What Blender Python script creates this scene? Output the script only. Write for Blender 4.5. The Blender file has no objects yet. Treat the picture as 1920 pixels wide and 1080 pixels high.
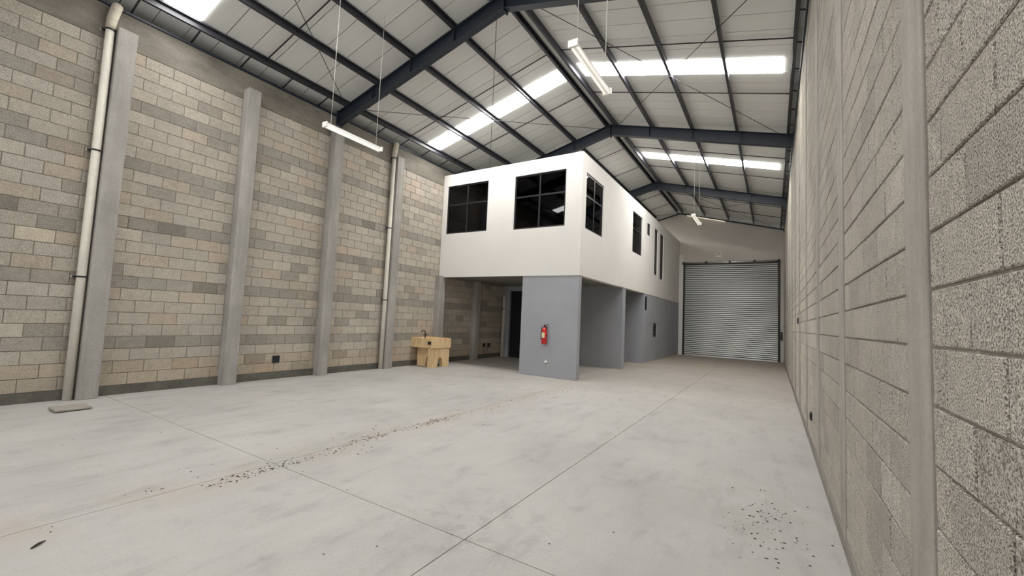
import bpy, math, random
import mathutils
random.seed(7)
V = mathutils.Vector
scene = bpy.context.scene
col = scene.collection

# ------------------------------------------------------------------ camera
F_PX, YAW, PITCH, ROLL = 789.92, 0.5562, 0.0702, 0.0453
CAM = V((9.1791, 0.0, 1.5505))
_f = V((-math.sin(YAW)*math.cos(PITCH), math.cos(YAW)*math.cos(PITCH), math.sin(PITCH)))
_r = V((math.cos(YAW), math.sin(YAW), 0)); _u = _r.cross(_f)
CR = math.cos(ROLL)*_r + math.sin(ROLL)*_u
CU = -math.sin(ROLL)*_r + math.cos(ROLL)*_u
CF = _f
cam_data = bpy.data.cameras.new('camera'); cam = bpy.data.objects.new('camera', cam_data); col.objects.link(cam)
cam_data.sensor_width = 36.0; cam_data.lens = F_PX/1920*36.0; cam_data.clip_start = 0.02; cam_data.clip_end = 200
M = mathutils.Matrix((CR, CU, -CF)).transposed().to_4x4(); M.translation = CAM
cam.matrix_world = M
scene.camera = cam
def px(p):
    d = V(p)-CAM; z = d.dot(CF)
    if z < 0.05: return None
    return (960+F_PX*d.dot(CR)/z, 540-F_PX*d.dot(CU)/z)

# ------------------------------------------------------------------ world, light, exposure
SKYLIGHT = 27.0
world = bpy.data.worlds.new('daylight'); scene.world = world; world.use_nodes = True
bg = world.node_tree.nodes['Background']; bg.inputs[0].default_value = (0.80, 0.90, 1.0, 1); bg.inputs[1].default_value = 1.0
rear = bpy.data.lights.new('added_rear_fill', 'AREA'); rear.shape = 'RECTANGLE'; rear.size = 7.0; rear.size_y = 4.6
rear.energy = 70; rear.color = (1.0, 0.98, 0.95)  # added fill light standing in an unseen rear gate
rl = bpy.data.objects.new('added_rear_fill', rear); col.objects.link(rl); rl.location = (4.8, -5.95, 2.5); rl.rotation_euler = (math.radians(90), 0, 0)
scene.view_settings.view_transform = 'Standard'; scene.view_settings.look = 'None'
scene.view_settings.exposure = 0.0; scene.view_settings.gamma = 1.0; scene.view_settings.use_curve_mapping = False

# ------------------------------------------------------------------ main dimensions (metres)
W = 9.611            # right wall base line
YB, YE = -5.8, 24.07 # rear and far end of the hall
XR = 4.84            # ridge
SL = 0.2605          # roof slope
def roofz(x, z0): return z0-SL*abs(x-XR)
Z_SHEET, Z_PURT, Z_PURB, Z_RAFT, Z_RAFB = 7.86, 7.845, 7.695, 7.70, 7.375
FRAMES = [0.22, 6.28, 12.39, 18.40]
B, BX, ZW, ZT = 10.264, 4.862, 2.744, 6.0875

# ------------------------------------------------------------------ materials
def mat(name, color=(.5,.5,.5), rough=.7, metal=0.0, spec=.5):
    m = bpy.data.materials.new(name); m.use_nodes = True
    b = m.node_tree.nodes['Principled BSDF']
    b.inputs['Base Color'].default_value = (*color, 1); b.inputs['Roughness'].default_value = rough
    b.inputs['Metallic'].default_value = metal; b.inputs['Specular IOR Level'].default_value = spec
    return m
class NT:
    def __init__(s, m): s.m = m; s.t = m.node_tree; s.b = s.t.nodes['Principled BSDF']; s.g = None
    def n(s, kind, **kw):
        q = s.t.nodes.new(kind)
        for k, v in kw.items():
            if k.startswith('i_'):
                key = k[2:]
                q.inputs[int(key) if key.isdigit() else key.replace('_', ' ')].default_value = v
            else: setattr(q, k, v)
        return q
    def l(s, a, b): s.t.links.new(a, b)
    def pos(s):
        if s.g is None: s.g = s.n('ShaderNodeNewGeometry').outputs['Position']
        return s.g
    def mapped(s, scale):
        q = s.n('ShaderNodeMapping'); q.inputs['Scale'].default_value = scale; s.l(s.pos(), q.inputs['Vector']); return q.outputs[0]
    def noise(s, scale, detail=4, rough=.6, vec=None):
        q = s.n('ShaderNodeTexNoise'); q.inputs['Scale'].default_value = scale; q.inputs['Detail'].default_value = detail; q.inputs['Roughness'].default_value = rough
        s.l(vec if vec is not None else s.pos(), q.inputs['Vector']); return q.outputs[0]
    def ramp(s, fac, stops):
        q = s.n('ShaderNodeValToRGB'); e = q.color_ramp.elements
        while len(e) < len(stops): e.new(.5)
        for k, (p, c) in enumerate(stops):
            e[k].position = p; e[k].color = (*c, 1) if isinstance(c, tuple) else (c, c, c, 1)
        s.l(fac, q.inputs[0]); return q.outputs[0]
    def mix(s, mode, fac, a, b):
        q = s.n('ShaderNodeMix', data_type='RGBA', blend_type=mode)
        for sock, v in ((q.inputs[0], fac), (q.inputs[6], a), (q.inputs[7], b)):
            if isinstance(v, (int, float)): sock.default_value = v
            elif isinstance(v, tuple): sock.default_value = (*v, 1)
            else: s.l(v, sock)
        return q.outputs[2]
    def math(s, op, a, b=None, clamp=False):
        q = s.n('ShaderNodeMath', operation=op, use_clamp=clamp)
        for k, v in enumerate((a, b)):
            if v is None: continue
            if isinstance(v, (int, float)): q.inputs[k].default_value = v
            else: s.l(v, q.inputs[k])
        return q.outputs[0]
    def bump(s, h, strength=.5, dist=.01):
        q = s.n('ShaderNodeBump'); q.inputs['Strength'].default_value = strength; q.inputs['Distance'].default_value = dist
        s.l(h, q.inputs['Height']); s.l(q.outputs[0], s.b.inputs['Normal'])
    def color(s, c): s.l(c, s.b.inputs['Base Color'])

def concrete(name, c, blotch=1.3, var=.22, fine=60, rough=.85, streak=None, bump=.25):
    m = mat(name, c, rough, spec=.25); t = NT(m)
    a = t.ramp(t.noise(blotch, 6, .62), [(.28, 1-var), (.72, 1+var*.5)])
    b = t.ramp(t.noise(fine, 3, .7), [(.3, 1-var*.5), (.7, 1+var*.3)])
    o = t.mix('MULTIPLY', 1.0, c, a); o = t.mix('MULTIPLY', 1.0, o, b)
    if streak:
        v = t.mapped(streak); o = t.mix('MULTIPLY', 1.0, o, t.ramp(t.noise(1.0, 5, .6, v), [(.3, 1-var), (.65, 1.05)]))
    t.color(o); t.bump(t.noise(fine*.8, 4, .7), bump, .004)
    return m

def block_mat(name, attr, scale, pit, bump):
    m = mat(name, (.4,.37,.32), .95, spec=.12); t = NT(m)
    if attr: base = t.n('ShaderNodeAttribute', attribute_name='tone').outputs['Color']
    else: base = t.n('ShaderNodeObjectInfo').outputs['Color']
    n1 = t.noise(scale, 3, .75); n2 = t.noise(scale*.12, 4, .65); n3 = t.noise(.9, 5, .6)
    o = t.mix('MULTIPLY', 1.0, base, t.ramp(n1, [(.36, 1-pit), (.46, 1.0), (.66, 1.0+pit*.42)]))
    o = t.mix('MULTIPLY', 1.0, o, t.ramp(n2, [(.3, .88), (.7, 1.07)]))
    o = t.mix('MULTIPLY', 1.0, o, t.ramp(n3, [(.3, .88), (.7, 1.06)]))
    t.color(o)
    t.bump(t.ramp(n1, [(.34, 0.0), (.5, .8), (.8, 1.0)]), bump, .006)
    return m
M_BL = (block_mat('left_block', False, 90, .42, .8), block_mat('left_block_far', True, 90, .36, .7))
M_BR = (block_mat('right_block', False, 165, .66, 1.0), block_mat('right_block_far', True, 165, .5, .7))
M_MORT = concrete('mortar', (.27,.245,.205), 2, .3, 40)
M_MORTR = concrete('mortar_right', (.50,.46,.40), 2, .25, 40)
M_COL = concrete('column_concrete', (.38,.362,.335), 1.6, .2, 30, streak=(6, 6, .7))
M_COLR = concrete('right_column_concrete', (.375,.347,.308), 2.2, .2, 55, streak=(8, 8, .8))
M_RING = concrete('ring_beam_concrete', (.255,.232,.195), 1.2, .3, 30, streak=(5, 1.3, 5))
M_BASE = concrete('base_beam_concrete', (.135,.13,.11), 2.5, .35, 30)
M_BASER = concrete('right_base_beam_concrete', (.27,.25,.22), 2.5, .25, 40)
M_WHITE = concrete('white_paint', (.76,.74,.705), .8, .04, 25, .75, bump=.08)
M_GREY = concrete('blue_grey_paint', (.365,.377,.408), 1.0, .08, 25, .7, bump=.08)
M_BACKW = concrete('back_wall_paint', (.66,.62,.565), .8, .08, 25, .8, bump=.08)
M_SLAB = concrete('soffit_concrete', (.25,.24,.22), 1.0, .15, 25)
M_STEEL = mat('navy_steel_paint', (.022,.030,.044), .42)
M_PURL = mat('grey_purlin_paint', (.040,.040,.050), .45)
M_BLACK = mat('black_metal', (.012,.012,.014), .45)
M_ROD = mat('dark_rod', (.018,.018,.02), .5)
M_CORD = mat('pale_cord', (.72,.70,.66), .6)
M_PVC = concrete('pvc_pipe', (.66,.63,.55), 3, .12, 30, .45, streak=(10,10,.8), bump=.03)
M_WRAP = concrete('pipe_wrap', (.58,.53,.43), 14, .25, 40, .8)
M_LAMPW = mat('lamp_white', (.85,.84,.80), .4)
M_FRAME = mat('window_frame', (.016,.016,.018), .35)
M_RED = mat('extinguisher_red', (.55,.018,.022), .28)
M_LABEL = mat('extinguisher_label', (.75,.68,.45), .5)
M_CREAM = mat('socket_white', (.85,.84,.80), .4)
M_DIRT = mat('grit', (.035,.027,.02), .9)
M_RUST = mat('rust_grit', (.23,.10,.045), .9)
M_SLATSHADE = mat('shaded_interlock', (.03,.03,.03), .6)  # dark colour paints the shade in the recesses between slats
M_GALV = mat('galvanised_slat', (.78,.79,.78), .36, 1.0)

m = mat('roof_sheet', (.82,.82,.795), .5); t = NT(m)
v = t.mapped((.25, 26, .25)); t.color(t.mix('MULTIPLY', 1.0, (.82,.82,.795), t.ramp(t.noise(1.0, 3, .5, v), [(.3, .97), (.7, 1.02)])))
M_SHEET = m
m = mat('roof_backing', (.03,.03,.03), .9); M_BACK = m
def emis(name, c, s):
    m = mat(name, c, .5); b = m.node_tree.nodes['Principled BSDF']
    b.inputs['Emission Color'].default_value = (*c, 1); b.inputs['Emission Strength'].default_value = s; return m
M_SKY = emis('translucent_skylight', (1.0, .985, .96), SKYLIGHT)
M_SKY0 = emis('dimmed_translucent_skylight', (1.0, .985, .96), SKYLIGHT*.78)  # same sheet, emission lowered to balance near and far light
M_SKY2 = emis('boosted_translucent_skylight', (1.0, .985, .96), SKYLIGHT*1.35)  # same sheet, emission raised to brighten the far end
M_SKYD = emis('grimy_skylight', (.95, .88, .70), .6)
M_TUBE = emis('lamp_tube', (1.0, .97, .90), .55)

m = mat('dark_glass', (.01,.01,.012), .03); t = NT(m)
gl = t.n('ShaderNodeBsdfGlossy'); gl.inputs['Roughness'].default_value = .02; gl.inputs['Color'].default_value = (.5,.5,.53,1)
tr = t.n('ShaderNodeBsdfTransparent'); tr.inputs['Color'].default_value = (.16,.155,.17,1)
fr = t.n('ShaderNodeFresnel'); fr.inputs['IOR'].default_value = 1.5
mx = t.n('ShaderNodeMixShader'); t.l(fr.outputs[0], mx.inputs[0]); t.l(tr.outputs[0], mx.inputs[1]); t.l(gl.outputs[0], mx.inputs[2])
t.l(mx.outputs[0], t.t.nodes['Material Output'].inputs['Surface']); M_GLASS = m

m = mat('wood_toned_sink', (.62,.42,.22), .5); t = NT(m)
v = t.mapped((18, 18, 3)); o = t.ramp(t.noise(1.0, 5, .6, v), [(.3, (.58,.38,.18)), (.5, (.76,.55,.31)), (.72, (.84,.66,.42))])
t.color(o); M_SINK = m

# floor: trowelled concrete, dust and stains
m = mat('floor_concrete', (.5,.48,.45), .62, spec=.3); t = NT(m)
c = t.ramp(t.noise(.55, 7, .62), [(.25, (.36,.352,.335)), (.5, (.425,.414,.395)), (.75, (.47,.458,.436))])
v = t.mapped((3.2, .9, 1)); c = t.mix('MULTIPLY', 1.0, c, t.ramp(t.noise(1.4, 6, .65, v), [(.30, .80), (.45, .98), (.7, 1.04)]))
st = t.ramp(t.noise(3.0, 5, .55), [(.60, 0.0), (.70, 1.0)]); c = t.mix('MULTIPLY', t.math('MULTIPLY', st, .30), c, (.62,.63,.64))
c = t.mix('MULTIPLY', 1.0, c, t.ramp(t.noise(45, 3, .7), [(.3, .93), (.7, 1.04)]))
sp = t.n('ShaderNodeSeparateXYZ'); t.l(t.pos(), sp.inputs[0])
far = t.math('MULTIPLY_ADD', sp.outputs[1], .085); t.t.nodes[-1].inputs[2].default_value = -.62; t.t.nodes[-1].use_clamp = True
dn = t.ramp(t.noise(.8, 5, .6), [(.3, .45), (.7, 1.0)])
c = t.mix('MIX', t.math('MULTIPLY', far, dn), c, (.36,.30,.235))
dx = t.math('ABSOLUTE', t.math('SUBTRACT', sp.outputs[0], 4.97)); band = t.math('SUBTRACT', 1.0, t.math('MULTIPLY', dx, 2.3), True)
c = t.mix('MIX', t.math('MULTIPLY', t.math('MULTIPLY', band, .5), t.ramp(t.noise(2.2, 5, .6), [(.42, 0.0), (.62, 1.0)])), c, (.36,.29,.215))
# dark damp patch beside the right wall
d2 = t.n('ShaderNodeVectorMath', operation='DISTANCE'); d2.inputs[1].default_value = (9.05, 4.2, 0); t.l(t.pos(), d2.inputs[0])
pat = t.math('MULTIPLY', t.math('SUBTRACT', 1.0, t.math('MULTIPLY', d2.outputs['Value'], .75), True), t.ramp(t.noise(2.6, 5, .6), [(.35, 0.0), (.65, 1.0)]))
c = t.mix('MIX', t.math('MULTIPLY', pat, .55), c, (.30,.28,.25))
# scuffs where the two saw cuts meet
d3 = t.n('ShaderNodeVectorMath', operation='DISTANCE'); d3.inputs[1].default_value = (7.25, 2.6, 0); t.l(t.pos(), d3.inputs[0])
sc_ = t.math('MULTIPLY', t.math('SUBTRACT', 1.0, t.math('MULTIPLY', d3.outputs['Value'], 1.2), True), t.ramp(t.noise(7, 4, .6), [(.5, 0.0), (.6, 1.0)]))
c = t.mix('MIX', t.math('MULTIPLY', sc_, .5), c, (.27,.26,.245))
t.color(c); t.bump(t.noise(30, 4, .7), .12, .003)
rg = t.ramp(t.noise(1.2, 5, .6), [(.3, .5), (.7, .72)]); t.l(rg, t.b.inputs['Roughness'])
M_FLOOR = m
M_JOINT = mat('saw_cut', (.25,.24,.22), .9)

# ------------------------------------------------------------------ mesh helpers
class MB:
    def __init__(s): s.v = []; s.f = []; s.sm = []
    def quad(s, a, b, c, d):
        n = len(s.v); s.v += [V(a), V(b), V(c), V(d)]; s.f.append((n, n+1, n+2, n+3)); s.sm.append(False)
    def box(s, x0, x1, y0, y1, z0, z1):
        n = len(s.v); s.v += [V((x, y, z)) for x in (x0, x1) for y in (y0, y1) for z in (z0, z1)]
        for q in ((0,1,3,2), (4,6,7,5), (0,4,5,1), (2,3,7,6), (0,2,6,4), (1,5,7,3)): s.f.append(tuple(n+i for i in q)); s.sm.append(False)
        return s
    def bbox(s, x0, x1, y0, y1, z0, z1, r=.01):
        # box with chamfered edges: octagonal rings stacked along z
        def ring(i): 
            a, b, c, d = x0+i, x1-i, y0+i, y1-i
            return [(a+r, c), (b-r, c), (b, c+r), (b, d-r), (b-r, d), (a+r, d), (a, d-r), (a, c+r)]
        s.loft([[(x, y, z0) for x, y in ring(r)], [(x, y, z0+r) for x, y in ring(0)], [(x, y, z1-r) for x, y in ring(0)], [(x, y, z1) for x, y in ring(r)]])
        return s
    def loft(s, rings, cap=True, closed=True, smooth=False):
        n = len(s.v); k = len(rings[0])
        for r in rings: s.v += [V(p) for p in r]
        for i in range(len(rings)-1):
            for j in range(k if closed else k-1):
                s.f.append((n+i*k+j, n+i*k+(j+1) % k, n+(i+1)*k+(j+1) % k, n+(i+1)*k+j)); s.sm.append(smooth)
        if cap and closed:
            s.f.append(tuple(n+j for j in reversed(range(k)))); s.sm.append(False)
            s.f.append(tuple(n+(len(rings)-1)*k+j for j in range(k))); s.sm.append(False)
        return s
    def tube(s, pts, r, k=12, smooth=True):
        pts = [V(p) for p in pts]; rings = []; ref = None
        for i, p in enumerate(pts):
            d = (pts[min(i+1, len(pts)-1)]-pts[max(i-1, 0)]).normalized()
            if ref is None: ref = V((0, 0, 1)) if abs(d.z) < .9 else V((0, 1, 0))
            a = (ref-d*ref.dot(d)).normalized(); b = d.cross(a); ref = a
            rr = r[i] if isinstance(r, (list, tuple)) else r
            rings.append([p+rr*(math.cos(2*math.pi*j/k)*a+math.sin(2*math.pi*j/k)*b) for j in range(k)])
        return s.loft(rings, smooth=smooth)
    def lathe(s, c, prof, k=20):
        return s.loft([[(c[0]+r*math.cos(2*math.pi*j/k), c[1]+r*math.sin(2*math.pi*j/k), c[2]+z) for j in range(k)] for r, z in prof], smooth=True)
    def extrude(s, poly, axis, a, b):
        def P(p, t_):
            q = list(p); q.insert('xyz'.index(axis), t_); return tuple(q)
        return s.loft([[P(p, a) for p in poly], [P(p, b) for p in poly]])
    def mesh(s, name, m, org=(0,0,0)):
        o = V(org); me = bpy.data.meshes.new(name); me.from_pydata([v-o for v in s.v], [], s.f)
        me.polygons.foreach_set('use_smooth', s.sm); me.materials.append(m); me.validate(); me.update(); return me
    def build(s, name, m, parent=None, **tags):
        org = V((0, 0, 0)); q = parent
        while q is not None: org += q.location; q = q.parent
        o = bpy.data.objects.new(name, s.mesh(name, m, org)); col.objects.link(o); o.parent = parent
        for k, v in tags.items(): o[k] = v
        return o
def thing(name, label, cat, loc=(0,0,0), group=None, kind=None):
    o = bpy.data.objects.new(name, None); col.objects.link(o); o.location = loc; o.empty_display_size = .1
    o['label'] = label; o['category'] = cat
    if group: o['group'] = group
    if kind: o['kind'] = kind
    return o
def BOX(*a): return MB().box(*a)
def fix_normals():
    import bmesh
    for me in bpy.data.meshes:
        bm = bmesh.new(); bm.from_mesh(me); bmesh.ops.recalc_face_normals(bm, faces=bm.faces); bm.to_mesh(me); bm.free()

def holed(axis, pos0, pos1, u0, u1, z0, z1, holes):
    """wall slab perpendicular to axis ('x' or 'y') with rectangular holes (u0,u1,z0,z1)"""
    us = sorted({u0, u1, *[h[0] for h in holes], *[h[1] for h in holes]}); zs = sorted({z0, z1, *[h[2] for h in holes], *[h[3] for h in holes]})
    b = MB()
    def P(d, u, z): return (d, u, z) if axis == 'x' else (u, d, z)
    def solid(i, j):
        if not (0 <= i < len(us)-1 and 0 <= j < len(zs)-1): return False
        uc, zc = (us[i]+us[i+1])/2, (zs[j]+zs[j+1])/2
        return not any(h[0] < uc < h[1] and h[2] < zc < h[3] for h in holes)
    for i in range(len(us)-1):
        for j in range(len(zs)-1):
            if not solid(i, j): continue
            a, c, e, g = us[i], us[i+1], zs[j], zs[j+1]
            for d in (pos0, pos1): b.quad(P(d,a,e), P(d,c,e), P(d,c,g), P(d,a,g))
            for di, dj, (p, q) in ((-1,0,((a,e),(a,g))), (1,0,((c,e),(c,g))), (0,-1,((a,e),(c,e))), (0,1,((a,g),(c,g)))):
                if not solid(i+di, j+dj): b.quad(P(pos0,*p), P(pos0,*q), P(pos1,*q), P(pos1,*p))
    return b

# ------------------------------------------------------------------ floor
fl = BOX(-.3, W+.3, YB, YE+.3, -.30, -.007).build('floor', M_JOINT, None, kind='structure', category='floor', label='dusty light grey concrete floor with saw-cut joints')
xs = [0.0, 4.97, 7.36, W+.02]; ys = [YB, -3.6, 2.45, B+.1, 17.0, YE]
g = .0035
for i in range(len(xs)-1):
    for j in range(len(ys)-1):
        BOX(xs[i]+g, xs[i+1]-g, ys[j]+g, ys[j+1]-g, -.06, 0).build('slab', M_FLOOR, fl)

# ------------------------------------------------------------------ block walls
def block_mesh(name, L, H, face, side, m, proud=.009, ch=.004):
    """block front slab, centred on y,z; face looks to +x (side=1) or -x (side=-1)"""
    b = MB(); a = L/2; h = H/2
    def ring(x, i): return [(side*x, -a+i, -h+i), (side*x, a-i, -h+i), (side*x, a-i, h-i), (side*x, -a+i, h-i)]
    b.loft([ring(-.03, 0), ring(-ch, 0), ring(0, ch)]); return b
def area(xf, y0, y1, z0, z1):
    ps = [px((xf, y, z)) for y in (y0, y1) for z in (z0, z1)]
    if any(p is None for p in ps): return 0
    a, b = max(0, min(p[0] for p in ps)), min(1920, max(p[0] for p in ps)); c, d = max(0, min(p[1] for p in ps)), min(1080, max(p[1] for p in ps))
    return max(0, b-a)*max(0, d-c)
def courses(xf, side, rows, panels, Lb, phases, joint, tone, mats, parent, hide, maxy):
    """lay a running bond; largest 300 in view become single parts, the rest one joined part"""
    items = []
    for r, (z0, z1) in enumerate(rows):
        ph = phases[r % 2]
        for (p0, p1) in panels:
            k = math.floor((p0-ph)/Lb); 
            while True:
                a, b = max(p0, ph+k*Lb), min(p1, ph+(k+1)*Lb); k += 1
                if a >= p1-1e-6: break
                if b-a < .035: continue
                ar = 0 if hide(a, b, z0, z1) else area(xf, a, b, z0, z1)
                items.append((ar, a+joint/2, b-joint/2, z0+joint/2, z1-joint/2, r))
    items.sort(key=lambda q: -q[0])
    cache = {}; rest = MB(); tones = []
    for n, (ar, a, b, z0, z1, r) in enumerate(items):
        c = tone(r, (a+b)/2, (z0+z1)/2); off = side*random.uniform(-.0025, .0015)
        if n < 300:
            key = (round(b-a, 3), round(z1-z0, 3))
            if key not in cache: cache[key] = block_mesh('block', key[0], key[1], 0, side, mats[0]).mesh('block', mats[0])
            o = bpy.data.objects.new('block', cache[key]); col.objects.link(o); o.parent = parent
            o.location = (xf+off, (a+b)/2, (z0+z1)/2); o.color = (*c, 1)
        else:
            nb = len(rest.f); q = block_mesh('x', b-a, z1-z0, 0, side, None)
            base = len(rest.v); d = V((xf+off, (a+b)/2, (z0+z1)/2)); rest.v += [v+d for v in q.v]
            rest.f += [tuple(i+base for i in f) for f in q.f]; rest.sm += q.sm; tones += [c]*len(q.f)
    me = rest.mesh('blockwork', mats[1]); at = me.attributes.new('tone', 'FLOAT_COLOR', 'FACE')
    if len(me.polygons) == len(tones):
        at.data.foreach_set('color', [x for c in tones for x in (*c, 1)])
    o = bpy.data.objects.new('blockwork', me); col.objects.link(o); o.parent = parent; o['kind'] = 'stuff'
    return o

def jit(c, v, hv=.012):
    k = 1+random.uniform(-v, v); h = random.uniform(-hv, hv); return (c[0]*k*(1+h), c[1]*k, c[2]*k*(1-h))
LCOL = [(2.08+2.0*k, 2.33+2.0*k) for k in range(-4, 11)]
def ltone(r, y, z):
    if r == 11 and 1.3 < y < 1.7: return (.62,.55,.43)
    c = (.50,.452,.385)
    if r % 5 == 3: c = (.365,.335,.29)
    elif r < 2: c = (.49,.42,.335)
    elif y < 2.1: c = (.465,.425,.36)
    k = random.random()
    if k < .08: c = tuple(x*.76 for x in c)
    elif k < .20: c = (c[0]*1.04, c[1]*.98, c[2]*.93)
    elif k > .90: c = tuple(x*1.10 for x in c)
    return jit(c, .06)
wl = BOX(-.20, -.009, YB, YE, 0, 6.0).build('wall_left', M_MORT, None, kind='structure', category='wall', label='long wall of weathered beige concrete blocks with grey columns')
lp = []
edges = [-1.67] + [e for c in LCOL for e in c if e > -1.5]
for k in range(0, len(edges)-1, 2):
    if edges[k] < 15: lp.append((10.38 if abs(edges[k]-10.33) < .02 else edges[k], B if abs(edges[k+1]-10.08) < .02 else edges[k+1]))
courses(0.0, 1, [(.149+.2*i, .149+.2*(i+1)) for i in range(28)], lp, .406, (1.497, 1.70), .010, ltone, M_BL, wl,
        lambda a, b, z0, z1: a > B-.05, 15)
BOX(-.20, .004, YB, YE, 5.751, 6.30).build('ring_beam', M_RING, wl, label='streaked concrete ring beam along the wall top')
BOX(-.20, .012, YB, YE, 0, .149).build('base_beam', M_BASE, wl, label='dark concrete base beam along the floor')
for a, b in LCOL:
    tall = not (B-.5 < a < YE)
    if abs(a-10.08) < .1: a, b = 10.10, 10.38
    MB().bbox(-.05, .20, a, b, -.001, 5.95 if tall else ZW+.04, .008).build('column', M_COL, wl, label='smooth grey concrete column')

XW = 9.619
RCOL = [(1.905+1.955*k, 2.165+1.955*k) for k in range(-4, 12)]
def rtone(r, y, z):
    c = (.53,.488,.424); k = random.random()
    if k < .16: c = (.47,.435,.38)
    elif k < .24: c = (.52,.475,.41)
    elif k > .86: c = (.56,.518,.455)
    return jit(c, .04, .005)
wr = BOX(XW+.013, XW+.2, YB, YE, 0, 6.31).build('wall_right', M_MORTR, None, kind='structure', category='wall', label='near grey concrete block wall running along the right side')
rp = []; edges = [e for c in RCOL for e in c]
for k in range(1, len(edges)-1, 2):
    if edges[k+1] > -1.5: rp.append((edges[k]+.002, min(edges[k+1]-.006, YE)))
rrows = [(.12, .20)]+[(.20+.188*i, .20+.188*(i+1)) for i in range(31)]
courses(XW, -1, rrows, rp, .380, (1.574, 1.762), .009, rtone, M_BR, wr, lambda a, b, z0, z1: False, 25)
BOX(XW-.001, XW+.2, YB, YE, 6.03, 6.31).build('ring_beam', M_RING, wr)
MB().extrude([(W, 0), (W, .10), (W+.006, .121), (XW+.1, .121), (XW+.1, 0)], 'y', YB, YE).build('base_beam', M_BASER, wr, label='concrete base beam along the floor')
for a, b in RCOL:
    if b < YE: MB().bbox(XW-.006, XW+.1, a, b, 0, 6.03, .004).build('column', M_COLR, wr, label='smooth concrete column flush with the blocks')

# far gable wall with the shutter opening
DX0, DX1, DZ = 5.10, 9.44, 4.80
def gable(y0, y1, hole):
    b = MB(); h0, h1, hz = hole; T = [(-.2, 6.31), (XR, 7.61), (W+.2, 6.31)]
    def zt(x): return 7.61-(1.30/5.04)*abs(x-XR) if True else 0
    for x0, x1, z0 in ((-.2, h0, 0), (h0, h1, hz), (h1, W+.2, 0)):
        cut = [x0]+([XR] if x0 < XR < x1 else [])+[x1]
        for a, c in zip(cut[:-1], cut[1:]): b.extrude([(a, z0), (c, z0), (c, zt(c)), (a, zt(a))], 'y', y0, y1)
    return b
wb = gable(YE, YE+.2, (DX0, DX1, DZ)).build('wall_back', M_BACKW, None, kind='structure', category='wall', label='off-white gable wall around the far roller shutter')
BOX(BX, DX0-.02, YE-.06, YE+.02, 0, DZ+.55).build('pilaster', M_WHITE, wb)
for s in (-1, 1):
    MB().extrude([(XR, 7.61), (XR+s*5.0, 7.61-1.29), (XR+s*5.0, 7.61-1.29+.06), (XR, 7.67)], 'y', YE-.05, YE+.1).build('edge_angle', M_STEEL, wb, label='dark steel angle on the gable top')
    MB().extrude([(XR, 7.665), (XR+s*5.0, 7.665-1.29), (XR+s*5.0, 7.90-1.29), (XR, 7.90)], 'y', YE+.05, YE+.2).build('gable_closure', M_SHEET, wb)
wrr = gable(YB-.2, YB, (1.3, 8.3, 4.8)).build('wall_rear', M_BACKW, None, kind='structure', category='wall', label='rear gable wall with an added open gate behind the viewpoint')  # unseen gate opening, added to let daylight in from behind

# ------------------------------------------------------------------ roof
ce = MB()
for s in (-1, 1):
    ce.extrude([(XR, Z_SHEET+.05), (XR+s*5.55, Z_SHEET+.05-SL*5.55), (XR+s*5.55, Z_SHEET+.09-SL*5.55), (XR, Z_SHEET+.09)], 'y', YB-.3, YE+.4)
ce = ce.build('ceiling', M_BACK, None, kind='structure', category='ceiling', label='pitched metal sheet roof with white translucent skylight strips')
for s, nm in ((-1, 'l'), (1, 'r')):
    BOX(*sorted((XR+s*5.42, XR+s*5.52)), YB-.3, YE+.4, 5.9, 6.5).build('gutter_fascia', M_SHEET, ce)
    BOX(*sorted((XR+s*5.0, XR+s*5.45)), YB-.3, YE+.4, 5.98, 6.02).build('gutter', M_SHEET, ce)
PW = .465; Y00 = 3.54-PW*20
def sheet(s, d0, d1, y0, y1, lift=0.0, th=.03):
    b = MB(); z = lambda d: Z_SHEET-SL*d+lift
    b.extrude([(XR+s*d0, z(d0)), (XR+s*d1, z(d1)), (XR+s*d1, z(d1)+th), (XR+s*d0, z(d0)+th)], 'y', y0, y1); return b
SKY = {(-1, 18), (1, 18), (-1, 32), (1, 32), (-1, 45), (1, 45), (-1, 58), (-1, 6), (1, 6)}  # strips behind the office and behind the camera are added, unseen fill light
shm = {}
for s in (-1, 1):
    for k in range(0, 65):
        y0 = Y00+PW*k
        if y0 > YE: break
        if (s, k) in SKY:
            dtop = 2.0 if (s, k) in ((-1, 45), (-1, 58)) else .27
            sheet(s, .04, dtop, y0+.004, y0+PW-.004).build('roof_panel', M_SHEET, ce); sheet(s, 4.50, 5.42, y0+.004, y0+PW-.004).build('roof_panel', M_SHEET, ce)
            sheet(s, dtop, 4.50, y0-.045, y0+PW+.045, -.012, .012).build('skylight', M_SKY2 if k > 40 else (M_SKY0 if k < 20 else M_SKY), ce, label='bright white translucent skylight strip')  # also builds the added, unseen strips behind the office and the camera
            continue
        if s not in shm: shm[s] = sheet(s, .04, 5.42, .008, PW-.008).mesh('roof_panel', M_SHEET)
        o = bpy.data.objects.new('roof_panel', shm[s]); col.objects.link(o); o.parent = ce; o.location = (0, y0, 0)
MB().extrude([(5.20, 7.475), (7.05, 6.995), (7.05, 7.035), (5.20, 7.515)], 'y', YE-.09, YE-.055).build('skylight', M_SKYD, ce, label='dim yellowish light strip above the far gable')
MB().extrude([(XR-.25, roofz(XR-.25, Z_SHEET)-.004), (XR, Z_SHEET-.004), (XR+.25, roofz(XR+.25, Z_SHEET)-.004), (XR, Z_SHEET+.02)], 'y', YB, YE).build('ridge_cap', M_SHEET, ce)

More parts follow.
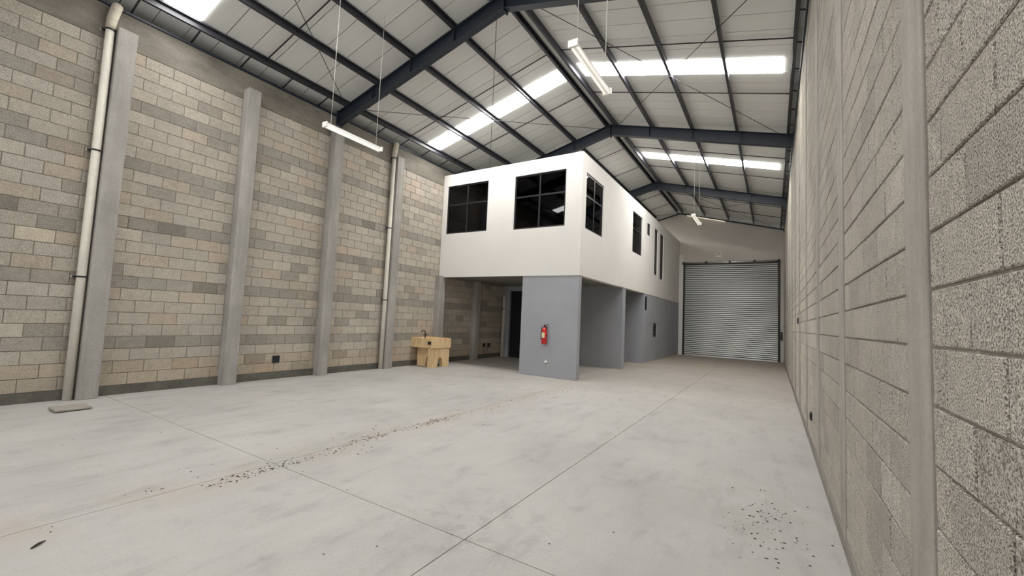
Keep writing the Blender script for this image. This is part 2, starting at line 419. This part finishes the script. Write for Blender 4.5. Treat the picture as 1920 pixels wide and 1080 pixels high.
# portal frames
def prism(p, q, up, wid, h):  # bar from p to q, section wid (along y) x h (vertical, upwards)
    b = MB(); w2 = wid/2
    b.loft([[(p[0], p[1]-w2, p[2]), (p[0], p[1]+w2, p[2]), (p[0], p[1]+w2, p[2]+h), (p[0], p[1]-w2, p[2]+h)],
            [(q[0], q[1]-w2, q[2]), (q[0], q[1]+w2, q[2]), (q[0], q[1]+w2, q[2]+h), (q[0], q[1]-w2, q[2]+h)]]); return b
FL = ['dark steel roof frame overhead, right above the viewpoint', 'nearest dark steel roof frame, its apex at the top edge of the picture',
      'middle dark steel roof frame, crossing above the corner of the white office box', 'farthest dark steel roof frame, smallest of the visible ones']
for y, lb in zip(FRAMES, FL):
    t_ = thing('roof_frame', lb, 'roof beam', (XR, y, 0), group='steel roof frames')
    for s in (-1, 1):
        e = 4.84 if s < 0 else W-XR-.005
        a = (XR+s*.006, y, Z_RAFB); q = (XR+s*e, y, Z_RAFB-SL*e); H = Z_RAFT-Z_RAFB
        rf = prism(a, q, 1, .014, H).build('rafter', M_STEEL, t_)
        prism(a, q, 1, .15, .014).build('flange', M_STEEL, rf)
        prism((a[0], y, a[2]+H-.014), (q[0], y, q[2]+H-.014), 1, .15, .014).build('flange', M_STEEL, rf)
        BOX(*sorted((XR+s*(e-.02), XR+s*e)), y-.09, y+.09, q[2]-.03, q[2]+H+.02).build('end_plate', M_STEEL, t_)
        BOX(*sorted((XR+s*.001, XR+s*.018)), y-.085, y+.085, Z_RAFB-.05, Z_RAFT).build('splice_plate', M_STEEL, t_)
        for d in (1.2, 2.4, 3.6): BOX(XR+s*d-.006, XR+s*d+.006, y-.07, y+.07, Z_RAFB-SL*d+.012, Z_RAFT-SL*d-.012).build('stiffener', M_STEEL, t_)

# purlins
PX = [.30, 1.36, 2.47, 3.61, 4.72, 4.98, 6.10, 7.22, 8.35, 9.50]
PL = ['eave purlin running along the top of the left wall', 'second purlin up from the left wall', 'third purlin up from the left wall', 'fourth purlin up from the left wall',
      'left one of the paired ridge purlins', 'right one of the paired ridge purlins', 'first purlin right of the paired ridge purlins', 'second purlin right of the paired ridge purlins',
      'third purlin right of the ridge, next to the right eave purlin', 'eave purlin running along the top of the right wall']
for i, (x, lb) in enumerate(zip(PX, PL)):
    s = -1 if x < XR else 1; o_ = s
    zt, zb = roofz(x, Z_PURT), roofz(x, Z_PURB); th = .004; w_ = .055
    prof = [(0, zb), (w_, zb), (w_, zb+.02), (w_-th, zb+.02), (w_-th, zb+th), (th, zb+th), (th, zt-th), (w_-th, zt-th), (w_-th, zt-.02), (w_, zt-.02), (w_, zt), (0, zt)]
    flip = 1 if x < XR else -1
    t_ = thing('purlin', 'dark steel '+lb, 'purlin', (x, YB, zb), group='roof purlins')
    MB().extrude([(x-flip*.027+flip*a, z) for a, z in prof], 'y', YB, YE-.06).build('channel', M_PURL, t_)
    if i in (0, 9):
        xa = -.20 if i == 0 else W+.22
        for k in range(34):
            y = YB+.25+.87*k
            MB().tube([(x, y, zb+.03), (xa, y, zb+.03-SL*abs(xa-x)-.03)], .016, 6, False).build('strut', M_PURL, t_)
        xe = .02 if i == 0 else W-.02
        BOX(min(xe, xe-.04 if i == 0 else xe+.04)+.0, max(xe, xe-.04 if i == 0 else xe+.04), YB, YE-.06, 6.312, 6.352).build('eave_angle', M_STEEL, t_, label='dark steel angle lying on the wall top')

# sag rods and cross bracing
SIDE = {-1: 'left', 1: 'right'}
BAYN = {0: 'in front of the nearest roof frame', 1: 'between nearest and middle roof frames', 2: 'between middle and farthest roof frames', 3: 'beyond the farthest roof frame'}
FX = FRAMES+[YE]
for bay in range(4):
    for n, fr_ in enumerate((1/3, 2/3)):
        y = FX[bay]+(FX[bay+1]-FX[bay])*fr_+.05
        for s in (-1, 1):
            e = 4.65; zr = 7.80
            MB().tube([(XR+s*.12, y, zr-SL*.12), (XR+s*e, y, zr-SL*e)], .013, 6).build('sag_rod', M_ROD, None,
              label='thin dark %s sag rod on the %s slope %s' % (('nearer', 'farther')[n], SIDE[s], BAYN[bay]), category='rod', group='roof sag rods')
for bay in (0, 1, 3):
    y0, y1 = FX[bay], FX[bay+1]
    for s in (-1, 1):
        for a, c, nm in ((.25, 4.5, 'falling toward the eave'), (4.5, .25, 'rising toward the ridge')):
            MB().tube([(XR+s*a, y0+.08, 7.665-SL*a), (XR+s*c, y1-.08, 7.665-SL*c)], .007, 6).build('bracing_rod', M_ROD, None,
              label='bracing rod %s, %s slope, %s' % (nm, SIDE[s], BAYN[bay]), category='rod', group='roof bracing rods')

# ------------------------------------------------------------------ roller shutter
d1 = thing('door_1', 'wide closed grey metal roller shutter in the far wall', 'door', (7.27, YE, 0), kind='structure')
ns = 48; hs = (DZ-.06)/ns; yc = YE+.05
prof = [(yc+.015, 0), (yc+.015, hs*.26), (yc-.012, hs*.28), (yc-.028, hs*.42), (yc-.034, hs*.60), (yc-.030, hs*.76), (yc-.016, hs*.90), (yc+.015, hs*.94), (yc+.015, hs)]
sl = MB(); n = len(prof)
for xx in (DX0+.02, DX1-.02): sl.v += [V((xx-7.27, y-YE, z)) for y, z in prof]
for i in range(n-1): sl.f.append((i, i+1, n+i+1, n+i)); sl.sm.append(True)
sme = sl.mesh('slat', M_GALV); sme.materials.append(M_SLATSHADE)
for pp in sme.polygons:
    if pp.index in (0, 1, 7): pp.material_index = 1  # recessed bands take the painted shade
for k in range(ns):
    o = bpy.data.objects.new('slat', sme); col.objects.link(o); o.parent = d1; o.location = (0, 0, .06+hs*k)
BOX(DX0+.01, DX1-.01, YE+.02, YE+.08, 0, .062).build('bottom_bar', M_GALV, d1)
for a, b in ((DX0-.03, DX0+.06), (DX1-.06, DX1+.03)): BOX(a, b, YE-.07, YE+.07, 0, DZ+.05).build('guide_rail', M_BLACK, d1, label='black guide rail')
BOX(DX0-.03, DX1+.03, YE-.05, YE+.09, DZ-.02, DZ+.045).build('head_channel', M_BLACK, d1)
MB().tube([(DX0-.02, YE-.10, DZ+.09), (DX1+.06, YE-.10, DZ+.09)], .045, 12).build('barrel', M_GALV, d1)
for x in (DX0-.02, 6.2, 7.3, 8.4, DX1-.02): BOX(x-.05, x+.05, YE-.16, YE-.0, DZ+.0, DZ+.15).build('bracket', M_BLACK, d1)
MB().bbox(DX1+.045, DX1+.13, YE-.10, YE-.002, 1.05, 1.45, .008).build('control_box', M_BLACK, d1)

# ------------------------------------------------------------------ office box
def window(n, axis, pos, u0, u1, z0, z1, label, cols=2, trans=.60, fb=.045):
    """pos is the outside face; window sits .07 behind it"""
    c = ((u0+u1)/2, pos, z0) if axis == 'y' else (pos, (u0+u1)/2, z0)
    w = thing('window_%d' % n, label, 'window', c, kind='structure')
    sg = 1 if axis == 'y' else -1
    def bx(a, b, e, f, d0, d1):
        p0, p1 = sorted((pos+sg*d0, pos+sg*d1))
        return BOX(a, b, p0, p1, e, f) if axis == 'y' else BOX(p0, p1, a, b, e, f)
    d0, d1 = .03, .08
    fr = MB()
    for a, b, e, f in ((u0, u1, z0, z0+fb), (u0, u1, z1-fb, z1), (u0, u0+fb, z0+fb, z1-fb), (u1-fb, u1, z0+fb, z1-fb)):
        q = bx(a, b, e, f, d0, d1); k = len(fr.v); fr.v += q.v; fr.f += [tuple(i+k for i in g_) for g_ in q.f]; fr.sm += q.sm
    fr.build('window_frame', M_FRAME, w)
    us = [u0+fb]; 
    if cols == 2:
        um = (u0+u1)/2; bx(um-fb/2, um+fb/2, z0+fb, z1-fb, d0+.004, d1-.004).build('mullion', M_FRAME, w); U = [(u0+fb, um-fb/2), (um+fb/2, u1-fb)]
    else: U = [(u0+fb, u1-fb)]
    if trans:
        zm = z0+(z1-z0)*trans; bx(u0+fb, u1-fb, zm-fb/2, zm+fb/2, d0+.002, d1-.002).build('transom', M_FRAME, w); Z = [(z0+fb, zm-fb/2), (zm+fb/2, z1-fb)]
    else: Z = [(z0+fb, z1-fb)]
    for a, b in U:
        for e, f in Z: bx(a, b, e, f, .05, .056).build('pane', M_GLASS, w)
    return w
TH = .18
F_WIN = [(.18, 1.79, 4.14, 5.705), (2.74, 4.38, 4.10, 5.68)]
S_WIN = [(10.55, 11.93, 4.05, 5.60), (15.04, 16.32, 4.13, 5.63), (17.09, 17.60, 5.14, 5.635), (18.36, 18.93, 3.66, 5.66), (19.40, 20.10, 3.57, 5.63)]
G_WIN = [(17.03, 17.42, 2.07, 2.65), (18.44, 19.10, .98, 1.59)]
of = holed('y', B, B+TH, 0.002, BX, ZW, ZT, F_WIN).build('wall_office_front', M_WHITE, None, kind='structure', category='wall', label='white upper front wall of the raised office box')
os_ = holed('x', BX-TH, BX, B+TH, YE, ZW, ZT, S_WIN).build('wall_office_side', M_WHITE, None, kind='structure', category='wall', label='white upper side wall of the raised office box')
BOX(.002, BX-TH, B+TH, YE, ZW+.05, ZW+.22).build('slab', M_SLAB, of); BOX(.002, BX-TH, B+TH, YE, ZT-.30, ZT-.15).build('slab', M_SLAB, of)
BOX(.002, BX-TH, 13.2, 13.3, ZW+.22, ZT-.30).build('partition', M_WHITE, os_)
wn = ['left front window of the white office box with dark panes', 'larger-looking right front window beside the office corner, dark panes', 'first window round the corner on the office side wall',
      'second window along the office side wall', 'small square high window on the office side wall', 'nearer of two tall slit windows on the office side', 'farther of two tall slit windows on the office side']
window(1, 'y', B, *F_WIN[0], wn[0]); window(2, 'y', B, *F_WIN[1], wn[1])
for i, h in enumerate(S_WIN): window(3+i, 'x', BX, *h, wn[2+i], cols=2 if i < 2 else 1, trans=.6 if i < 2 else 0)
GX = BX-.012
og = holed('x', GX-TH, GX, 16.80, YE, 0, ZW, G_WIN).build('wall_ground_side', M_GREY, None, kind='structure', category='wall', label='blue-grey painted ground floor wall near the shutter')
window(8, 'x', GX, *G_WIN[0], 'narrow dark window high in the blue-grey ground floor wall', cols=1, trans=0)
window(9, 'x', GX, *G_WIN[1], 'small dark low window in the blue-grey ground floor wall', cols=1, trans=0)
MB().bbox(3.135, GX, B+.012, B+.20, 0, ZW, .006).build('wall_pier_front', M_GREY, None, kind='structure', category='pillar', label='broad blue-grey pier at the office corner holding the fire extinguisher')
dw = holed('y', 14.12, 14.42, .002, GX, 0, ZW+.05, [(.32, 1.75, 0, 2.60)]).build('wall_cross_1', M_GREY, None, kind='structure', category='wall', label='blue-grey cross wall behind the first side opening')
BOX(.002, GX-TH, 16.80, 17.0, 0, ZW+.05).build('wall_cross_2', M_GREY, None, kind='structure', category='wall', label='blue-grey cross wall behind the narrower second side opening')
d2 = thing('door_2', 'dark metal door in the shade under the office', 'door', (1.03, 14.2, 0), kind='structure')
BOX(.33, 1.74, 14.22, 14.27, .0, 2.595).build('door_leaf', M_BLACK, d2)
for k in range(8): BOX(.40+.17*k, .42+.17*k, 14.205, 14.222, .02, 2.58).build('rib', M_BLACK, d2)
MB().tube([(1.6, 14.20, 1.0), (1.6, 14.17, 1.0), (1.5, 14.17, 1.0)], .01, 8).build('door_handle', M_GALV, d2)
BOX(.002, GX, B+.02, B+.2, ZW-.001, ZW+.06).build('edge_beam', M_SLAB, of)

# ------------------------------------------------------------------ downpipes
def downpipe(y, ztop, label, low=False):
    r = .056; x = .105
    t_ = thing('downpipe', label, 'pipe', (x, y, 0), group='white rain downpipes')
    MB().tube([(x, y, 0), (x, y, 1.9), (x, y, ztop-.35)], r, 18).build('pipe', M_PVC, t_)
    if not low:
        MB().tube([(x, y, ztop-.38), (x, y, ztop-.30), (x, y+.01, ztop-.2), (x, y+.03, ztop-.08), (x, y+.05, ztop+.02), (x-.01, y+.06, ztop+.06)], [r+.004, r+.008, r+.012, r+.014, r+.014, r+.010], 18).build('elbow', M_WRAP, t_)
    for z in (1.88, 3.88, 5.87):
        if z > ztop: continue
        c = MB().tube([(x, y, z-.012), (x, y, z+.012)], r+.007, 18).build('clamp', M_BLACK, t_)
        BOX(.0, .05, y-.09, y+.09, z-.012, z+.012).build('strap', M_BLACK, c)
        BOX(.0, .03, y-.095, y-.075, z-.015, z+.015).build('bolt', M_CREAM, c)
downpipe(2.005, 6.26, 'tall thick off-white downpipe at the far left of the block wall')
downpipe(8.01, 6.26, 'slimmer-looking white downpipe further along, left of the tan sink')
downpipe(14.05, 2.72, 'pale downpipe standing in the shade under the office', True)

# ------------------------------------------------------------------ suspended lamps
def lamp(x, y0, y1, z, label):
    t_ = thing('hanging_lamp', label, 'lamp', (x, (y0+y1)/2, z), group='hanging strip lamps')
    h = MB().extrude([(x-.045, z), (x+.045, z), (x+.03, z+.045), (x-.03, z+.045)], 'y', y0+.012, y1-.012).build('housing', M_LAMPW, t_)
    for s in (-1, 1):
        MB().tube([(x+s*.032, y0+.03, z-.018), (x+s*.032, y1-.03, z-.018)], .014, 10).build('tube', M_TUBE, t_)
    for e, f in ((y0, y0+.03), (y1-.03, y1)): BOX(x-.06, x+.06, e, f, z-.035, z+.05).build('end_cap', M_LAMPW, t_)
    for y in (y0+.12, y1-.12): MB().tube([(x, y, z+.04), (x, y, roofz(x, Z_PURB)+(.12 if x < XR else -.001))], .0045, 6).build('cord', M_CORD, t_)
lamp(2.77, 4.11, 5.31, 4.64, 'white strip lamp hanging on two cords in front of the left wall')
lamp(7.22, 4.23, 5.43, 4.72, 'pale twin-tube strip lamp hanging highest, below the right roof skylight')
lamp(7.24, 12.75, 13.95, 4.70, 'small bright strip lamp hanging far back before the shutter wall')

# ------------------------------------------------------------------ utility sink
t_ = thing('utility_sink', 'tan wood-toned utility sink with dark tap against the block wall', 'sink', (.42, 9.6, 0))
def ring4(x0, x1, y0, y1, z): return [(x0, y0, z), (x1, y0, z), (x1, y1, z), (x0, y1, z)]
X0, X1, Y0, Y1, Z0, Z1 = .012, .84, 9.20, 10.04, .56, .84
b = MB(); b.loft([ring4(X0, X1, Y0, Y1, Z0), ring4(X0, X1, Y0, Y1, Z1), ring4(X0+.04, X1-.04, Y0+.04, Y1-.04, Z1), ring4(X0+.08, X1-.08, Y0+.08, Y1-.08, Z0+.08)])
ba = b.build('basin', M_SINK, t_)
MB().extrude([(9.24, 0), (9.50, 0), (9.54, .22), (9.62, .30), (9.72, .22), (9.76, 0), (10.02, 0), (10.02, .562), (9.24, .562)], 'x', .66, .80).build('leg_panel', M_SINK, t_)
MB().extrude([(.06, 0), (.38, 0), (.42, .25), (.50, .33), (.60, .33), (.60, .562), (.05, .562)], 'y', 9.44, 9.60).build('leg_panel', M_SINK, t_)
BOX(.67, .80, Y0-.004, Y0+.002, .66, .75).build('overflow_opening', M_BLACK, ba, label='small black square opening')
f_ = MB().tube([(.46, 9.30, .83), (.46, 9.30, 1.0), (.46, 9.27, 1.05), (.46, 9.20, 1.06), (.46, 9.15, 1.02)], .016, 10).build('tap', M_BLACK, t_, label='dark tap')
MB().tube([(.41, 9.30, .93), (.53, 9.30, .93)], .012, 8).build('handle', M_BLACK, f_)

# ------------------------------------------------------------------ fire extinguisher on the pier
ex, ey, ez = 3.94, B-.085, .88
t_ = thing('fire_extinguisher', 'red fire extinguisher hung on the blue-grey pier', 'extinguisher', (ex, B, ez))
MB().lathe((ex, ey, ez), [(.0, 0), (.062, 0), (.072, .012), (.072, .36), (.066, .395), (.045, .425), (.022, .44), (.022, .46), (0, .46)], 20).build('cylinder', M_RED, t_)
lb = MB()
k0, k1 = 205, 305
lb.loft([[(ex+.0735*math.cos(math.radians(a)), ey+.0735*math.sin(math.radians(a)), z) for a in range(k0, k1+1, 10)] for z in (ez+.17, ez+.31)], cap=False, closed=False, smooth=True)
lb.build('label_sticker', M_LABEL, t_)
v_ = MB().bbox(ex-.022, ex+.022, ey-.022, ey+.022, ez+.455, ez+.50, .005).build('valve', M_BLACK, t_)
MB().extrude([(ex-.02, ez+.49), (ex+.11, ez+.515), (ex+.11, ez+.53), (ex-.02, ez+.515)], 'y', ey-.012, ey+.012).build('handle', M_BLACK, v_)
MB().extrude([(ex+.01, ez+.47), (ex+.10, ez+.455), (ex+.10, ez+.467), (ex+.01, ez+.485)], 'y', ey-.010, ey+.010).build('lever', M_BLACK, v_)
MB().lathe((ex-.03, ey-.01, ez+.465), [(0, 0), (.014, 0), (.014, .02), (0, .02)], 12).build('gauge', M_LABEL, v_)
MB().tube([(ex-.02, ey, ez+.475), (ex-.07, ey, ez+.46), (ex-.088, ey-.01, ez+.40), (ex-.088, ey-.01, ez+.12)], .011, 8).build('hose', M_BLACK, t_)
BOX(ex-.03, ex+.03, ey+.06, B+.012, ez+.30, ez+.45).build('wall_bracket', M_BLACK, t_)
t_ = thing('pipe_stub', 'small white capped pipe stub low on the blue-grey pier', 'pipe', (4.0, B, .41))
MB().tube([(4.0, B+.012, .41), (4.0, B-.05, .41)], .028, 14).build('stub', M_CREAM, t_)
MB().tube([(4.0, B-.05, .41), (4.0, B-.065, .41), (4.0, B-.07, .41)], [.035, .035, .02], 14).build('cap', M_CREAM, t_)

# ------------------------------------------------------------------ small fixtures
def socket(name, x, y, z, s, label, parts=1, w_=.075, h_=.075):
    t_ = thing(name, label, 'socket', (x, y, z))
    MB().bbox(*sorted((x-s*.004, x+s*.022)), y-w_, y+w_, z-h_, z+h_, .004).build('back_box', M_BLACK, t_)
    for q in (-1, 1): BOX(*sorted((x+s*.02, x+s*.026)), y+q*w_*.5-.012, y+q*w_*.5+.012, z-.02, z+.02).build('opening', M_ROD, t_)
socket('socket_box', 0.0, 5.187, .425, 1, 'black socket box low on the left block wall')
socket('socket_box', 0.0, 12.95, .48, 1, 'left of two dark socket boxes under the office', w_=.07)
socket('socket_box', 0.0, 13.25, .48, 1, 'right of two dark socket boxes under the office', w_=.07)
socket('socket_box', XW, 6.95, .43, -1, 'small dark socket box low on the right block wall', w_=.05, h_=.05)
socket('switch_box', XW, 10.3, 1.75, -1, 'dark switch box at chest height on the right block wall', w_=.04, h_=.06)
t_ = thing('emergency_light', 'small pale emergency light on the wall above the shutter', 'lamp', (6.785, YE, 5.2))
bd = MB().bbox(6.785-.13, 6.785+.13, YE-.07, YE-.0, 5.15, 5.27, .01).build('body', M_LAMPW, t_)
for s in (-1, 1):
    MB().tube([(6.785+s*.08, YE-.04, 5.27), (6.785+s*.08, YE-.05, 5.31), (6.785+s*.10, YE-.13, 5.34)], [.02, .03, .055], 14).build('lamp_head', M_LAMPW, t_)

# drain cover in the floor
t_ = thing('drain_cover', 'square concrete drain cover lying loose on the floor below the first downpipe', 'cover', (.88, 1.88, 0))
b = MB(); b.loft([ring4(.72, 1.04, 1.70, 2.06, .012), ring4(.715, 1.045, 1.695, 2.065, .03), ring4(.725, 1.035, 1.705, 2.055, .042)])
b.build('lid', concrete('cover_concrete', (.33,.31,.265), 4, .2, 40), t_)
BOX(.74, 1.02, 1.72, 2.04, 0, .014).build('shadow_gap', M_BLACK, t_)  # black box paints the shadow gap under the raised lid

# stick and grit
MB().tube([(5.31, .775, .006), (5.285, .81, .012), (5.255, .845, .007)], [.005, .008, .004], 6).build('stick', M_DIRT, None, label='short dark stick lying on the floor at the lower left', category='stick')
def grit(name, pts, m, label, **kw):
    b = MB()
    for x, y, s in pts:
        n = len(b.v); a = random.uniform(0, 6.28); e = random.uniform(.6, 1.5); h = s*random.uniform(.3, .6)
        ring = [(x+s*e*math.cos(a+k*1.257)*random.uniform(.7, 1.1), y+s/e*math.sin(a+k*1.257)*random.uniform(.7, 1.1), 0.0005) for k in range(5)]
        b.v += [V(p) for p in ring]+[V((x, y, h))]
        for k in range(5): b.f.append((n+k, n+(k+1) % 5, n+5)); b.sm.append(False)
    b.build(name, m, None, label=label, category='debris', kind='stuff')
P1 = []
for c, n, sx, sy in (((5.08, 2.15), 55, .05, .22), ((5.10, 2.75), 26, .06, .25), ((4.98, 3.45), 40, .05, .25), ((4.99, 4.2), 22, .05, .3), ((5.0, 4.8), 45, .06, .22), ((5.05, 5.6), 14, .07, .4), ((5.1, 7.2), 26, .09, .8), ((5.2, 8.3), 22, .10, .4), ((5.0, 4.0), 30, .3, 2.0)):
    P1 += [(random.gauss(c[0], sx), random.gauss(c[1], sy), random.choice((.004, .005, .007, .009, .013))) for _ in range(n*2)]
grit('floor_grit', P1, M_DIRT, 'trail of dark grit along the floor joint leading to the blue-grey pier')
P2 = [(random.gauss(5.0, .04), random.gauss(4.78, .16), random.choice((.008, .012, .018))) for _ in range(22)]
grit('rust_crumbs', P2, M_RUST, 'rust-brown crumbs midway along the grit trail')
P3 = [(min(9.55, random.gauss(9.12, .15)), random.gauss(4.15, .38), random.choice((.004, .006, .008, .012))) for _ in range(120)]
grit('floor_grit', P3, M_DIRT, 'patch of dark crumbs on the floor near the right wall')
P4 = [(random.uniform(1.5, 9.3), random.uniform(1.2, 8), random.choice((.004, .006, .009))) for _ in range(90)]
grit('floor_grit', P4, M_DIRT, 'sparse dark specks scattered over the open floor')

fix_normals()
